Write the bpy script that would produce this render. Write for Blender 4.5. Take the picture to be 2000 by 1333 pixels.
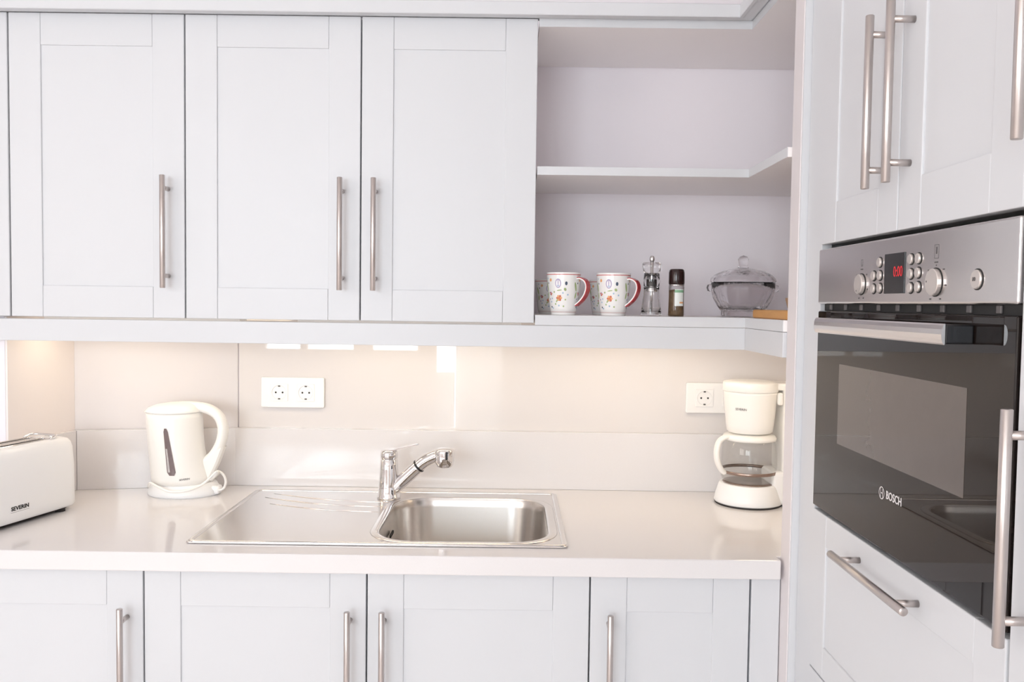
import bpy, bmesh, math, random
from mathutils import Vector, Matrix
random.seed(7)
PI = math.pi
S = bpy.context.scene
for o in list(bpy.data.objects): bpy.data.objects.remove(o, do_unlink=True)
COL = S.collection

# ------------------------------------------------------------------ camera
FPX = 1689.4
cam_d = bpy.data.cameras.new('camera'); cam = bpy.data.objects.new('camera', cam_d); COL.objects.link(cam)
cam_d.sensor_width = 36.0; cam_d.lens = FPX * 36.0 / 2000.0; cam_d.clip_start = 0.02
pitch, yaw, roll = -0.0442, -0.0013, 0.0133
fw = Vector((math.sin(yaw) * math.cos(pitch), math.cos(yaw) * math.cos(pitch), math.sin(pitch)))
rt0 = Vector((math.cos(yaw), -math.sin(yaw), 0)); up0 = rt0.cross(fw)
rt = rt0 * math.cos(roll) + up0 * math.sin(roll); up = -rt0 * math.sin(roll) + up0 * math.cos(roll)
M = Matrix((rt, up, -fw)).transposed().to_4x4(); M.translation = Vector((0.0117, -2.2497, 1.3841))
cam.matrix_world = M
S.camera = cam

# ------------------------------------------------------------------ world, daylight, exposure
W = bpy.data.worlds.new('world'); S.world = W; W.use_nodes = True
bg = W.node_tree.nodes['Background']; bg.inputs[0].default_value = (0.86, 0.93, 1.0, 1); bg.inputs[1].default_value = 1.1
def area(name, loc, rot, sx, sy, power, col):
    l = bpy.data.lights.new(name, 'AREA'); l.shape = 'RECTANGLE'; l.size = sx; l.size_y = sy; l.energy = power; l.color = col
    o = bpy.data.objects.new(name, l); COL.objects.link(o); o.location = loc; o.rotation_euler = rot; return o
DAY = (0.885, 0.955, 1.02)
REAR = -5.0
WINDOWS = [(-2.12, -1.28, 0.92, 2.25), (-1.22, -0.74, 0.92, 2.25), (-0.68, -0.06, 0.10, 2.25)]   # openings in the rear wall
for i, (a, b, c, d) in enumerate(WINDOWS):
    area('daylight_window', ((a + b) / 2, REAR - 0.25, (c + d) / 2), (PI / 2, 0, 0), b - a, d - c, 76 * (b - a) * (d - c), DAY)
LWIN = (-4.7, -2.5, 0.9, 2.3)                                        # opening in the left wall
area('daylight_window', (-2.85, (LWIN[0] + LWIN[1]) / 2, 1.6), (0, -PI / 2, 0), 1.4, 2.2, 92, (1.0, 0.90, 0.84))
S.view_settings.view_transform = 'Standard'; S.view_settings.look = 'None'
S.view_settings.gamma = 1.0; S.view_settings.use_curve_mapping = False
S.view_settings.exposure = -0.58
try:
    S.cycles.max_bounces = 16; S.cycles.diffuse_bounces = 8; S.cycles.glossy_bounces = 6; S.cycles.transmission_bounces = 12; S.cycles.transparent_max_bounces = 16
except Exception: pass

# ------------------------------------------------------------------ materials
def mat(name, col, rough=0.5, metal=0.0, trans=0.0, ior=1.5, emit=0.0, ecol=None, noise=0.0, nscale=40.0, bump=0.0, bscale=200.0,
        stretch=None, coat=0.0, spec=0.5, col2=None):
    m = bpy.data.materials.new(name); m.use_nodes = True
    nt = m.node_tree; b = nt.nodes['Principled BSDF']
    b.inputs['Base Color'].default_value = (*col, 1); b.inputs['Roughness'].default_value = rough
    b.inputs['Metallic'].default_value = metal; b.inputs['IOR'].default_value = ior
    b.inputs['Transmission Weight'].default_value = trans; b.inputs['Coat Weight'].default_value = coat
    b.inputs['Specular IOR Level'].default_value = spec
    if emit: b.inputs['Emission Color'].default_value = (*(ecol or col), 1); b.inputs['Emission Strength'].default_value = emit
    if noise or bump or col2:
        tc = nt.nodes.new('ShaderNodeTexCoord'); mp = nt.nodes.new('ShaderNodeMapping'); nt.links.new(tc.outputs['Object'], mp.inputs[0])
        if stretch: mp.inputs['Scale'].default_value = stretch
    if noise or col2:
        n = nt.nodes.new('ShaderNodeTexNoise'); n.inputs['Scale'].default_value = nscale; n.inputs['Detail'].default_value = 4
        nt.links.new(mp.outputs[0], n.inputs['Vector'])
        mx = nt.nodes.new('ShaderNodeMix'); mx.data_type = 'RGBA'
        c2 = col2 or tuple(max(0, c * (1 - noise)) for c in col)
        mx.inputs[6].default_value = (*col, 1); mx.inputs[7].default_value = (*c2, 1)
        nt.links.new(n.outputs['Fac'], mx.inputs[0]); nt.links.new(mx.outputs[2], b.inputs['Base Color'])
    if bump:
        n2 = nt.nodes.new('ShaderNodeTexNoise'); n2.inputs['Scale'].default_value = bscale; nt.links.new(mp.outputs[0], n2.inputs['Vector'])
        bp = nt.nodes.new('ShaderNodeBump'); bp.inputs['Strength'].default_value = bump; bp.inputs['Distance'].default_value = 0.001
        nt.links.new(n2.outputs['Fac'], bp.inputs['Height']); nt.links.new(bp.outputs[0], b.inputs['Normal'])
    return m
def clear_pane(name, tint, refl_ior=1.5):
    m = bpy.data.materials.new(name); m.use_nodes = True; nt = m.node_tree
    for n in list(nt.nodes):
        if n.type != 'OUTPUT_MATERIAL': nt.nodes.remove(n)
    out = [n for n in nt.nodes if n.type == 'OUTPUT_MATERIAL'][0]
    t = nt.nodes.new('ShaderNodeBsdfTransparent'); t.inputs[0].default_value = (*tint, 1)
    g = nt.nodes.new('ShaderNodeBsdfGlossy'); g.inputs['Roughness'].default_value = 0.01
    lw = nt.nodes.new('ShaderNodeLayerWeight'); lw.inputs['Blend'].default_value = 0.5
    pw = nt.nodes.new('ShaderNodeMath'); pw.operation = 'POWER'; pw.inputs[1].default_value = 4.0; nt.links.new(lw.outputs['Facing'], pw.inputs[0])
    f = nt.nodes.new('ShaderNodeMath'); f.operation = 'MULTIPLY_ADD'; f.inputs[1].default_value = 0.45; f.inputs[2].default_value = ((refl_ior - 1) / (refl_ior + 1)) ** 2
    nt.links.new(pw.outputs[0], f.inputs[0])
    mx = nt.nodes.new('ShaderNodeMixShader')
    nt.links.new(f.outputs[0], mx.inputs[0]); nt.links.new(t.outputs[0], mx.inputs[1]); nt.links.new(g.outputs[0], mx.inputs[2])
    nt.links.new(mx.outputs[0], out.inputs[0]); return m
def sheer(name, col):
    m = bpy.data.materials.new(name); m.use_nodes = True; nt = m.node_tree
    b = nt.nodes['Principled BSDF']; b.inputs['Base Color'].default_value = (*col, 1); b.inputs['Roughness'].default_value = 0.9
    t = nt.nodes.new('ShaderNodeBsdfTranslucent'); t.inputs[0].default_value = (*col, 1)
    mx = nt.nodes.new('ShaderNodeMixShader'); mx.inputs[0].default_value = 0.85
    out = [n for n in nt.nodes if n.type == 'OUTPUT_MATERIAL'][0]
    nt.links.new(b.outputs[0], mx.inputs[1]); nt.links.new(t.outputs[0], mx.inputs[2]); nt.links.new(mx.outputs[0], out.inputs[0]); return m
MT = dict(
    bounce_panel=mat('bounce_tinted_panel', (0.74, 0.70, 0.71), 0.55, noise=0.015, nscale=6),  # warm bounce on the side face put into the colour as pink
    lacquer=mat('white_lacquer', (0.655, 0.67, 0.695), 0.38, noise=0.015, nscale=6, spec=0.35),
    carcass=mat('white_melamine', (0.84, 0.82, 0.81), 0.5, noise=0.02, nscale=8),
    shelf=mat('white_shelf_board', (0.91, 0.88, 0.875), 0.42, noise=0.02, nscale=8),
    wall=mat('lavender_wall_paint', (0.88, 0.845, 0.885), 0.8, noise=0.03, nscale=5, bump=0.06, bscale=300),
    room=mat('white_room_paint', (0.74, 0.69, 0.67), 0.85, noise=0.02, nscale=4),
    floor=mat('beige_floor_tile', (0.86, 0.80, 0.76), 0.35, noise=0.05, nscale=3),
    ceiling=mat('white_ceiling_paint', (0.88, 0.86, 0.85), 0.9, noise=0.01, nscale=4),
    quartz=mat('white_quartz', (0.775, 0.755, 0.755), 0.09, col2=(0.725, 0.705, 0.71), nscale=900, noise=0.1),
    glassback=mat('back_painted_glass', (0.73, 0.70, 0.69), 0.015, noise=0.01, nscale=3, ior=1.52),
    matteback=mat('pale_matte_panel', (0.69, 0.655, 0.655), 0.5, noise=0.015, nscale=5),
    lamplit_wall=mat('lamplit_wall_tone', (0.87, 0.81, 0.785), 0.6, noise=0.015, nscale=5),  # lighter than the matte panel: lamp light put into the colour
    steel=mat('brushed_nickel', (0.60, 0.55, 0.53), 0.30, 1.0, noise=0.12, nscale=60, stretch=(30, 30, 1)),
    ovensteel=mat('brushed_stainless_steel', (0.72, 0.69, 0.685), 0.24, 1.0, noise=0.06, nscale=60, stretch=(1, 1, 30)),
    sink=mat('satin_sink_steel', (0.74, 0.72, 0.71), 0.17, 1.0, noise=0.05, nscale=40),
    bowl=mat('brushed_sink_bowl_steel', (0.66, 0.63, 0.60), 0.26, 1.0, noise=0.08, nscale=40, stretch=(1, 1, 20)),
    chrome=mat('polished_chrome', (0.80, 0.79, 0.79), 0.05, 1.0, noise=0.02),
    ovenglass=mat('black_oven_glass', (0.012, 0.008, 0.007), 0.008, ior=1.36, noise=0.1),
    ovenwindow=mat('tinted_oven_window', (0.085, 0.07, 0.065), 0.008, ior=1.6, noise=0.1, spec=0.6),
    black=mat('black_plastic', (0.012, 0.012, 0.014), 0.25, noise=0.2),
    dark=mat('dark_gap', (0.02, 0.02, 0.02), 0.7, noise=0.2),
    grey=mat('grey_print', (0.12, 0.11, 0.11), 0.5, noise=0.1),
    ink=mat('black_print', (0.015, 0.015, 0.015), 0.5, noise=0.1),
    silverprint=mat('silver_print', (0.75, 0.72, 0.72), 0.35, noise=0.05),
    red_led=mat('red_display_digits', (0.6, 0.02, 0.03), 0.5, emit=0.2, ecol=(0.9, 0.05, 0.06)),
    knob=mat('satin_knob_metal', (0.72, 0.67, 0.64), 0.35, 0.75, noise=0.04),
    cream=mat('cream_plastic', (0.90, 0.885, 0.85), 0.28, noise=0.01, nscale=10),
    white_pl=mat('white_plastic', (0.88, 0.885, 0.89), 0.3, noise=0.01, nscale=10),
    socket=mat('white_socket_plastic', (0.88, 0.87, 0.86), 0.22, noise=0.01, nscale=10),
    gauge=mat('smoky_gauge_plastic', (0.20, 0.15, 0.15), 0.18, noise=0.3, nscale=90),
    gaugeclear=mat('pale_gauge_plastic', (0.62, 0.58, 0.57), 0.2, noise=0.3, nscale=120),
    glass=mat('clear_glass', (0.97, 0.97, 0.97), 0.0, trans=1.0, ior=1.45, noise=0.01),
    crystal=mat('pressed_crystal_glass', (0.96, 0.95, 0.96), 0.10, trans=1.0, ior=1.28, bump=1.0, bscale=60),
    brownband=mat('brown_metal_band', (0.36, 0.27, 0.23), 0.25, 0.8, noise=0.1),
    porcelain=mat('white_glazed_porcelain', (0.83, 0.83, 0.82), 0.12, noise=0.01),
    red=mat('red_glaze', (0.42, 0.02, 0.03), 0.15, noise=0.1),
    pinkband=mat('rose_band_glaze', (0.62, 0.22, 0.21), 0.2, noise=0.1),
    lav=mat('lavender_glaze', (0.42, 0.36, 0.55), 0.2, noise=0.1), green=mat('green_glaze', (0.38, 0.48, 0.22), 0.2, noise=0.1),
    blue=mat('pale_blue_glaze', (0.38, 0.53, 0.68), 0.2, noise=0.1), navy=mat('dark_blue_glaze', (0.06, 0.09, 0.14), 0.2, noise=0.1),
    orange=mat('orange_glaze', (0.80, 0.42, 0.20), 0.2, noise=0.1), coral=mat('coral_glaze', (0.62, 0.16, 0.09), 0.2, noise=0.1),
    pepper=mat('mixed_peppercorns', (0.10, 0.05, 0.03), 0.7, col2=(0.34, 0.22, 0.10), nscale=160, noise=0.5, bump=0.6, bscale=150),
    cap=mat('dark_brown_cap', (0.022, 0.008, 0.007), 0.18, noise=0.2),
    label_w=mat('white_paper_label', (0.78, 0.82, 0.80), 0.5, noise=0.05), label_g=mat('green_paper_label', (0.22, 0.42, 0.26), 0.5, noise=0.1),
    wood=mat('honey_wood', (0.66, 0.36, 0.12), 0.45, col2=(0.52, 0.25, 0.07), nscale=12, noise=0.3, stretch=(14, 1.5, 14)),
    woodtan=mat('tan_wood', (0.48, 0.32, 0.20), 0.5, noise=0.3, nscale=20),
    lamp=mat('warm_lamp_diffuser', (1, 0.85, 0.6), 0.5, emit=14.0, ecol=(1.0, 0.85, 0.64)),
    frame=mat('white_window_frame', (0.8, 0.8, 0.8), 0.4, noise=0.02),
    curtain=sheer('white_sheer_curtain', (0.80, 0.79, 0.78)),
    jugglass=clear_pane('thin_jug_glass', (0.97, 0.97, 0.965), 1.35),
    pane=clear_pane('window_pane_glass', (0.97, 0.98, 0.98)),
    rubber=mat('black_rubber', (0.03, 0.025, 0.025), 0.7, noise=0.1),
)

# ------------------------------------------------------------------ mesh helpers
class MB:
    """collects geometry in one bmesh, with material slots"""
    def __init__(s): s.bm = bmesh.new(); s.mats = []; s.mi = 0; s.sm = []
    def use(s, m):
        if m not in s.mats: s.mats.append(m)
        s.mi = s.mats.index(m); return s
    def _add(s, bm2, smooth=False):
        bmesh.ops.recalc_face_normals(bm2, faces=bm2.faces)
        mp = {}
        for v in bm2.verts: mp[v] = s.bm.verts.new(v.co)
        for f in bm2.faces:
            try: nf = s.bm.faces.new([mp[v] for v in f.verts])
            except ValueError: continue
            nf.material_index = s.mi; nf.smooth = smooth
        bm2.free(); return s
    def box(s, x0, x1, y0, y1, z0, z1, bev=0.0, seg=2, f=None):
        b = bmesh.new(); bmesh.ops.create_cube(b, size=1)
        for v in b.verts:
            v.co = Vector(((x0 + x1) / 2 + v.co.x * (x1 - x0), (y0 + y1) / 2 + v.co.y * (y1 - y0), (z0 + z1) / 2 + v.co.z * (z1 - z0)))
        if bev: bmesh.ops.bevel(b, geom=b.edges[:], offset=bev, segments=seg, profile=0.5, affect='EDGES')
        if f:
            for v in b.verts: v.co = Vector(f(*v.co))
        return s._add(b)
    def prism(s, pts, z0, z1, bev=0.0, f=None, holes=(), seg=2, smooth=False):
        """polygon (x,y) with holes, extruded in z"""
        b = bmesh.new(); es = []
        for loop in [pts] + list(holes):
            vs = [b.verts.new((p[0], p[1], z1)) for p in loop]
            for i in range(len(vs)): es.append(b.edges.new((vs[i], vs[(i + 1) % len(vs)])))
        if holes: bmesh.ops.triangle_fill(b, edges=es, use_beauty=True)
        else: b.faces.new(b.verts[:])
        r = bmesh.ops.extrude_face_region(b, geom=b.faces[:])
        for v in [g for g in r['geom'] if isinstance(g, bmesh.types.BMVert)]: v.co.z = z0
        bmesh.ops.recalc_face_normals(b, faces=b.faces)
        if bev:
            ed = [e for e in b.edges if len(e.link_faces) == 2 and e.calc_face_angle(0) > 0.6]
            bmesh.ops.bevel(b, geom=ed, offset=bev, segments=seg, profile=0.5, affect='EDGES')
        if f:
            for v in b.verts: v.co = Vector(f(*v.co))
        return s._add(b, smooth)
    def lathe(s, prof, c=(0, 0, 0), n=40, sx=1.0, sy=1.0, f=None, smooth=True, closed=False):
        b = bmesh.new(); rings = []
        for (r, z) in prof:
            if r < 1e-6: rings.append([b.verts.new((c[0], c[1], c[2] + z))])
            else: rings.append([b.verts.new((c[0] + r * sx * math.cos(2 * PI * k / n), c[1] + r * sy * math.sin(2 * PI * k / n), c[2] + z)) for k in range(n)])
        pairs = list(zip(rings[:-1], rings[1:]))
        if closed: pairs.append((rings[-1], rings[0]))
        for A, B in pairs:
            for k in range(n):
                k2 = (k + 1) % n
                if len(A) == 1 and len(B) == 1: continue
                if len(A) == 1: b.faces.new((A[0], B[k], B[k2]))
                elif len(B) == 1: b.faces.new((A[k], A[k2], B[0]))
                else: b.faces.new((A[k], A[k2], B[k2], B[k]))
        if f:
            for v in b.verts: v.co = Vector(f(*v.co))
        return s._add(b, smooth)
    def loft(s, secs, cap=True, smooth=True):
        """list of equal-length point loops"""
        b = bmesh.new(); L = [[b.verts.new(p) for p in q] for q in secs]; n = len(L[0])
        for A, B in zip(L[:-1], L[1:]):
            for k in range(n): b.faces.new((A[k], A[(k + 1) % n], B[(k + 1) % n], B[k]))
        if cap: b.faces.new(L[0][::-1]); b.faces.new(L[-1])
        return s._add(b, smooth)
    def tube(s, path, r, n=14, ry=None, cap=True, smooth=True):
        P = [Vector(p) for p in path]; R = r if isinstance(r, (list, tuple)) else [r] * len(P); secs = []; N = None
        for i, p in enumerate(P):
            t = (P[min(i + 1, len(P) - 1)] - P[max(i - 1, 0)]).normalized()
            if N is None:
                a = Vector((0, 1, 0)) if abs(t.y) < 0.9 else Vector((1, 0, 0)); N = (a - t * a.dot(t)).normalized()
            else: N = (N - t * N.dot(t)).normalized()
            Bn = t.cross(N); k2 = (ry / r) if (ry and not isinstance(r, (list, tuple))) else 1.0
            secs.append([p + N * (R[i] * k2 * math.cos(2 * PI * k / n)) + Bn * (R[i] * math.sin(2 * PI * k / n)) for k in range(n)])
        return s.loft(secs, cap, smooth)
    def cyl(s, a, b2, r, n=24, r2=None): return s.tube([a, b2], [r, r2 if r2 is not None else r], n)
    def ribbon(s, pts, f=None):
        """filled polygon of 3-D points"""
        b = bmesh.new(); vs = [b.verts.new(p) for p in pts]; b.faces.new(vs)
        return s._add(b)
    def text(s, body, size, f, align='CENTER', extr=0.0002, bold=0.0):
        c = bpy.data.curves.new('t', 'FONT'); c.body = body; c.size = size; c.align_x = align; c.align_y = 'CENTER'; c.extrude = extr; c.resolution_u = 3; c.offset = bold * size
        o = bpy.data.objects.new('t', c); COL.objects.link(o); bpy.context.view_layer.update()
        me = bpy.data.meshes.new_from_object(o.evaluated_get(bpy.context.evaluated_depsgraph_get()))
        b = bmesh.new(); b.from_mesh(me)
        for v in b.verts: v.co = Vector(f(*v.co))
        bpy.data.objects.remove(o); bpy.data.curves.remove(c); bpy.data.meshes.remove(me)
        return s._add(b)
    def build(s, name, parent=None, world=True, smooth_angle=None):
        if parent is not None and world:
            off = Vector((0, 0, 0)); q = parent
            while q is not None: off += q.location; q = q.parent
            for v in s.bm.verts: v.co -= off
        me = bpy.data.meshes.new(name); s.bm.to_mesh(me); s.bm.free()
        for m in s.mats: me.materials.append(MT[m])
        o = bpy.data.objects.new(name, me); COL.objects.link(o)
        if parent is not None: o.parent = parent
        return o
def mb(m): return MB().use(m)
def tag(o, label=None, cat=None, group=None, kind=None):
    if label: o['label'] = label
    if cat: o['category'] = cat
    if group: o['group'] = group
    if kind: o['kind'] = kind
    return o
def thing(name, loc, label, cat, group=None, rz=0.0):
    o = bpy.data.objects.new(name, None); COL.objects.link(o); o.location = loc; o.rotation_euler = (0, 0, rz); o.empty_display_size = 0.05
    return tag(o, label, cat, group)
def rrect(x0, x1, y0, y1, r, n=6):
    pts = []
    for cx, cy, a in ((x1 - r, y1 - r, 0), (x0 + r, y1 - r, PI / 2), (x0 + r, y0 + r, PI), (x1 - r, y0 + r, 1.5 * PI)):
        for k in range(n + 1): pts.append((cx + r * math.cos(a + k * PI / 2 / n), cy + r * math.sin(a + k * PI / 2 / n)))
    return pts
def bez(pts, n=8):
    """smooth (Catmull-Rom) path through points"""
    P = [Vector(p) for p in pts]; out = []
    for i in range(len(P) - 1):
        a, b, c, d = P[max(i - 1, 0)], P[i], P[i + 1], P[min(i + 2, len(P) - 1)]
        for k in range(n):
            t = k / n
            out.append(0.5 * ((2 * b) + (c - a) * t + (2 * a - 5 * b + 4 * c - d) * t * t + (3 * b - a - 3 * c + d) * t ** 3))
    out.append(P[-1]); return out

# ------------------------------------------------------------------ the room
XR, XL, H = 1.15, -2.6, 2.62
def struct(o): return tag(o, kind='structure')
struct(mb('floor').box(XL - .1, XR + .1, REAR - .1, .1, -.06, 0).build('floor'))
struct(mb('ceiling').box(XL - .1, XR + .1, REAR - .1, .1, H, H + .08).build('ceiling'))
struct(mb('wall').box(-.70, XR + .1, 0, .1, 0, H).build('wall_back'))
struct(mb('wall').prism([(-.70, 0), (-1.09, -.085), (-1.09, .1), (-.70, .1)], 0, H).build('wall_back_angled'))
struct(mb('wall').prism([(-1.09, -.085), (-1.137, -.2995), (XL, -.2995), (XL, .1), (-1.09, .1)], 0, H).build('wall_left_return'))
struct(mb('room').box(XR, XR + .1, REAR, 0, 0, H).build('wall_right'))
fl = lambda x, y, z: (XL - z, x, y)
struct(mb('room').prism([(REAR, 0), (-.30, 0), (-.30, H), (REAR, H)], 0, .1, f=fl,
       holes=[[(LWIN[0], LWIN[2]), (LWIN[1], LWIN[2]), (LWIN[1], LWIN[3]), (LWIN[0], LWIN[3])]]).build('wall_left'))
fr = lambda x, y, z: (x, REAR - z, y)
struct(mb('room').prism([(XL, 0), (XR, 0), (XR, H), (XL, H)], 0, .12, f=fr, holes=[[(a, c), (b, c), (b, d), (a, d)] for a, b, c, d in WINDOWS]).build('wall_rear'))
def window(name, a, b, c, d, f, muls):
    m = mb('frame'); t = .05
    w = struct(m.prism([(a, c), (b, c), (b, d), (a, d)], .03, .09, f=f, holes=[[(a + t, c + t), (b - t, c + t), (b - t, d - t), (a + t, d - t)]]).build(name))
    for u in muls: mb('frame').prism([(u - .03, c + t), (u + .03, c + t), (u + .03, d - t), (u - .03, d - t)], .035, .085, f=f).build('mullion', w)
    mb('pane').prism([(a + t, c + t), (b - t, c + t), (b - t, d - t), (a + t, d - t)], .058, .062, f=f).build('pane', w)
window('window_1', *WINDOWS[0], fr, [-1.75])
window('window_2', *WINDOWS[1], fr, [])
window('window_3', *LWIN, fl, [-3.97, -3.23])
window('door_1', *WINDOWS[2], fr, [-.30])

for xa, xb, zt_, lb in ((-.66, -.47, .80, 'short white sheer curtain added at the glazed door to shape its backsplash reflection'), (-.46, -.07, 2.35, 'long white sheer curtain added at the glazed door to shape its backsplash reflection')):
    secs = []
    for k in range(61):
        x = xa + (xb - xa) * k / 60; y = REAR + .06 + .018 * math.sin(k * .75 + x * 9)
        secs.append([(x, y - .001, .12), (x, y + .001, .12), (x, y + .001, zt_), (x, y - .001, zt_)])
    tag(mb('curtain').loft(secs, True, True).build('reflection_curtain'), lb, 'curtain', 'added curtains at the glazed door')  # unseen curtains, added to break up the bright door mirrored in the backsplash

# ------------------------------------------------------------------ backsplash and worktop
struct(mb('matteback').prism([(-.703, -.0005), (-1.088, -.0845), (-1.0875, -.0895), (-.7035, -.0055)], 1.045, 1.345).build('trim_1'))
struct(mb('lamplit_wall').prism([(-1.0905, -.089), (-1.1365, -.2993), (-1.1315, -.2993), (-1.0865, -.090)], 1.045, 1.338).build('trim_2'))
g = mb('glassback').box(-.7, XR, -.0066, -.0006, 1.03, 1.336, .0006, 1).build('glass_backsplash')
tag(g, 'glossy pinkish beige glass backsplash panel behind the sink', 'backsplash')
# worktop with cut-outs for the sink bowl
ct = mb('quartz').prism([(-1.6, -.3000), (-1.6, -.6227), (.528, -.6227), (.528, -.594), (XR - .002, -.594), (XR - .002, -.001), (-.7, -.001), (-1.089, -.0865), (-1.1375, -.3000)],
        .8627, .90, bev=.0025, holes=[rrect(-.285, .105, -.557, -.145, .09)]).build('worktop')
tag(ct, 'glossy white stone worktop running under the sink and appliances', 'worktop')
tag(mb('quartz').box(-.7051, XR - .003, -.0215, -.0075, .9005, 1.0500).build('worktop_upstand'), 'long low white stone upstand along the wall behind the sink', 'upstand')
tag(mb('quartz').prism([(-.7052, -.0078), (-.7052, -.0214), (-1.0760, -.1015), (-1.0862, -.0925)], .9005, 1.0500).build('worktop_upstand'), 'angled low white stone upstand behind the kettle', 'upstand')
tag(mb('quartz').prism([(-1.0770, -.1025), (-1.0875, -.0935), (-1.1312, -.2990), (-1.1195, -.2990)], .9005, 1.0500).build('worktop_upstand'), 'short low white stone upstand on the side wall behind the toaster', 'upstand')

# ------------------------------------------------------------------ cabinet doors
def mapY(plane): return lambda u, v, w: (u, plane + .02 - v, w)       # front faces -Y, plane = front surface
def mapX(plane): return lambda u, v, w: (plane + .02 - v, -u, w)      # front faces -X, u = -Y
def handle(m, length, horizontal=False):
    """bar handle: u,w local around centre; returns builder; m maps (u,v,w)"""
    h = mb('steel'); L = length / 2; p = .096
    pt = (lambda a, v: Vector(m[0](m[1] + a, v, m[2]))) if horizontal else (lambda a, v: Vector(m[0](m[1], v, m[2] + a)))
    e = .0008
    h.tube([pt(-L, .053), pt(-L + e, .053), pt(L - e, .053), pt(L, .053)], [.0052, .006, .006, .0052], 20)
    for s in (-p, p): h.cyl(pt(s, .0195), pt(s, .050), .0048, 16)
    return h
def door(parent, f, u0, u1, w0, w1, hu=None, hw=None, hlen=.246, horiz=False, st=.070, name='door', g=.0015, rail=None, hname=None):
    u0 += g; u1 -= g; rail = rail or st
    d = mb('lacquer').box(u0 + st - .004, u1 - st + .004, .002, .0165, w0 + rail - .004, w1 - rail + .004, f=f).build(name, parent)
    for a, b in ((u0, u0 + st), (u1 - st, u1)):
        mb('lacquer').box(a, b, 0, .02, w0, w1, .0016, 2, f=f).build('stile', d)
    for a, b in ((w0, w0 + rail), (w1 - rail, w1)):
        mb('lacquer').box(u0 + st + .0002, u1 - st - .0002, .0005, .0197, a, b, .0014, 2, f=f).build('rail', d)
    if hu is not None:
        h = handle((f, hu, hw), hlen, horiz).build('handle', d); h['label'] = 'brushed nickel bar handle'
    return d
UY, BY = -.322, -.60
fU, fB = mapY(UY), mapY(BY)
ub, ut = 1.3396, 2.008
def wall_cab(x0, x1, yb, doors, label):
    c = thing('wall_cabinet', ((x0 + x1) / 2, yb, ub), label, 'cabinet')
    m = mb('carcass'); t = .018
    m.box(x0 + .001, x0 + t, UY + .022, yb, ub, ut); m.box(x1 - t, x1 - .001, UY + .022, yb, ub, ut)
    m.box(x0 + t, x1 - t, UY + .022, yb, ub, ub + t); m.box(x0 + t, x1 - t, UY + .022, yb, ut - t, ut); m.box(x0 + t, x1 - t, yb - .01, yb, ub + t, ut - t)
    m.build('body', c)
    for a, b, hu in doors: door(c, fU, a, b, ub, ut, hu, 1.5295)
    return c
wall_cab(-1.1088, -.7196, -.104, [(-1.1088, -.7196, -.757)], 'single-door white wall cabinet above the kettle, leftmost of the wall cabinets')
wall_cab(-.7196, .0588, -.002, [(-.7196, -.3304, -.3705), (-.3304, .0588, -.297)], 'wide white wall cabinet with two doors and paired bar handles above the sink')
fp = mb('lacquer').box(-1.42, -1.1103, UY - .001, UY + .018, 1.3396, ut, .002).build('filler_panel')
tag(fp, 'plain white filler strip at the left end of the wall cabinets', 'panel')

bt = .8585
def base_cab(x0, x1, doors, label):
    c = thing('base_cabinet', ((x0 + x1) / 2, -.3, 0), label, 'cabinet'); t = .018; yb = -.34
    m = mb('carcass')
    m.box(x0 + .001, x0 + t, BY + .022, yb, .12, bt - .001); m.box(x1 - t, x1 - .001, BY + .022, yb, .12, bt - .001)
    m.box(x0 + t, x1 - t, BY + .022, yb, .12, .138); m.box(x0 + t, x1 - t, yb - .01, yb, .138, .70)
    m.box(x0 + .001, x1 - .001, BY + .06, BY + .075, 0, .12); m.build('body', c)
    for a, b, hu in doors: door(c, fB, a, b, .125, bt, hu, .793 - .123)
    return c
base_cab(-1.561, -1.129, [(-1.561, -1.129, -1.16)], 'white base cabinet under the toaster end of the worktop, left of the others')
base_cab(-1.129, -.697, [(-1.129, -.697, -.729)], 'single-door white base cabinet below the kettle, left of the sink cabinet')
base_cab(-.697, .167, [(-.697, -.265, -.297), (-.265, .167, -.231)], 'wide two-door white base cabinet under the steel sink')
base_cab(.167, .4766, [(.167, .4766, .204)], 'narrow white base cabinet right of the sink cabinet')
tag(mb('lacquer').box(.4786, .5338, BY - .001, BY + .019, .02, bt, .0015).build('filler_panel'), 'narrow white filler strip between the base cabinets and the tall cabinet panel', 'panel')

# ------------------------------------------------------------------ open corner shelves, valance, cornice
XS = .5283
SE = -.5935
Lshape = [(.0600, -.0008), (.0600, UY), (XS, UY), (XS, SE), (XR - .001, SE), (XR - .001, -.0008)]
sh = thing('open_corner_shelf', (.5, -.1, 1.335), 'open white corner shelf unit holding mugs and glass bowl', 'shelf')
for nm, za, zb in (('bottom_board', 1.3352, 1.3575), ('middle_board', 1.6678, 1.6865), ('top_board', 1.9906, 2.0090)):
    bd = mb('shelf').prism(Lshape, za, zb, bev=.0006).build(nm, sh)
    mb('lacquer').prism([(.0600, UY - .0002), (.0600, UY - .0014), (XS - .0012, UY - .0014), (XS - .0012, SE), (XS - .0002, SE), (XS - .0002, UY - .0002)], za, zb, bev=.0003, seg=1).build('edge_tone_strip', bd)  # added strip: darker white on lit fronts, boards lightened for their shaded undersides
va = thing('valance', (-.3, UY, 1.2856), 'white valance board along the bottom of the wall cabinets', 'valance')
mb('lacquer').box(-1.42, XS + .0005, UY, UY + .018, 1.2856, 1.3345, .001).build('front_board', va)
mb('lacquer').box(XS, XS + .018, SE, UY - .0005, 1.2856, 1.3345, .001).build('return_board', va)
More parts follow.
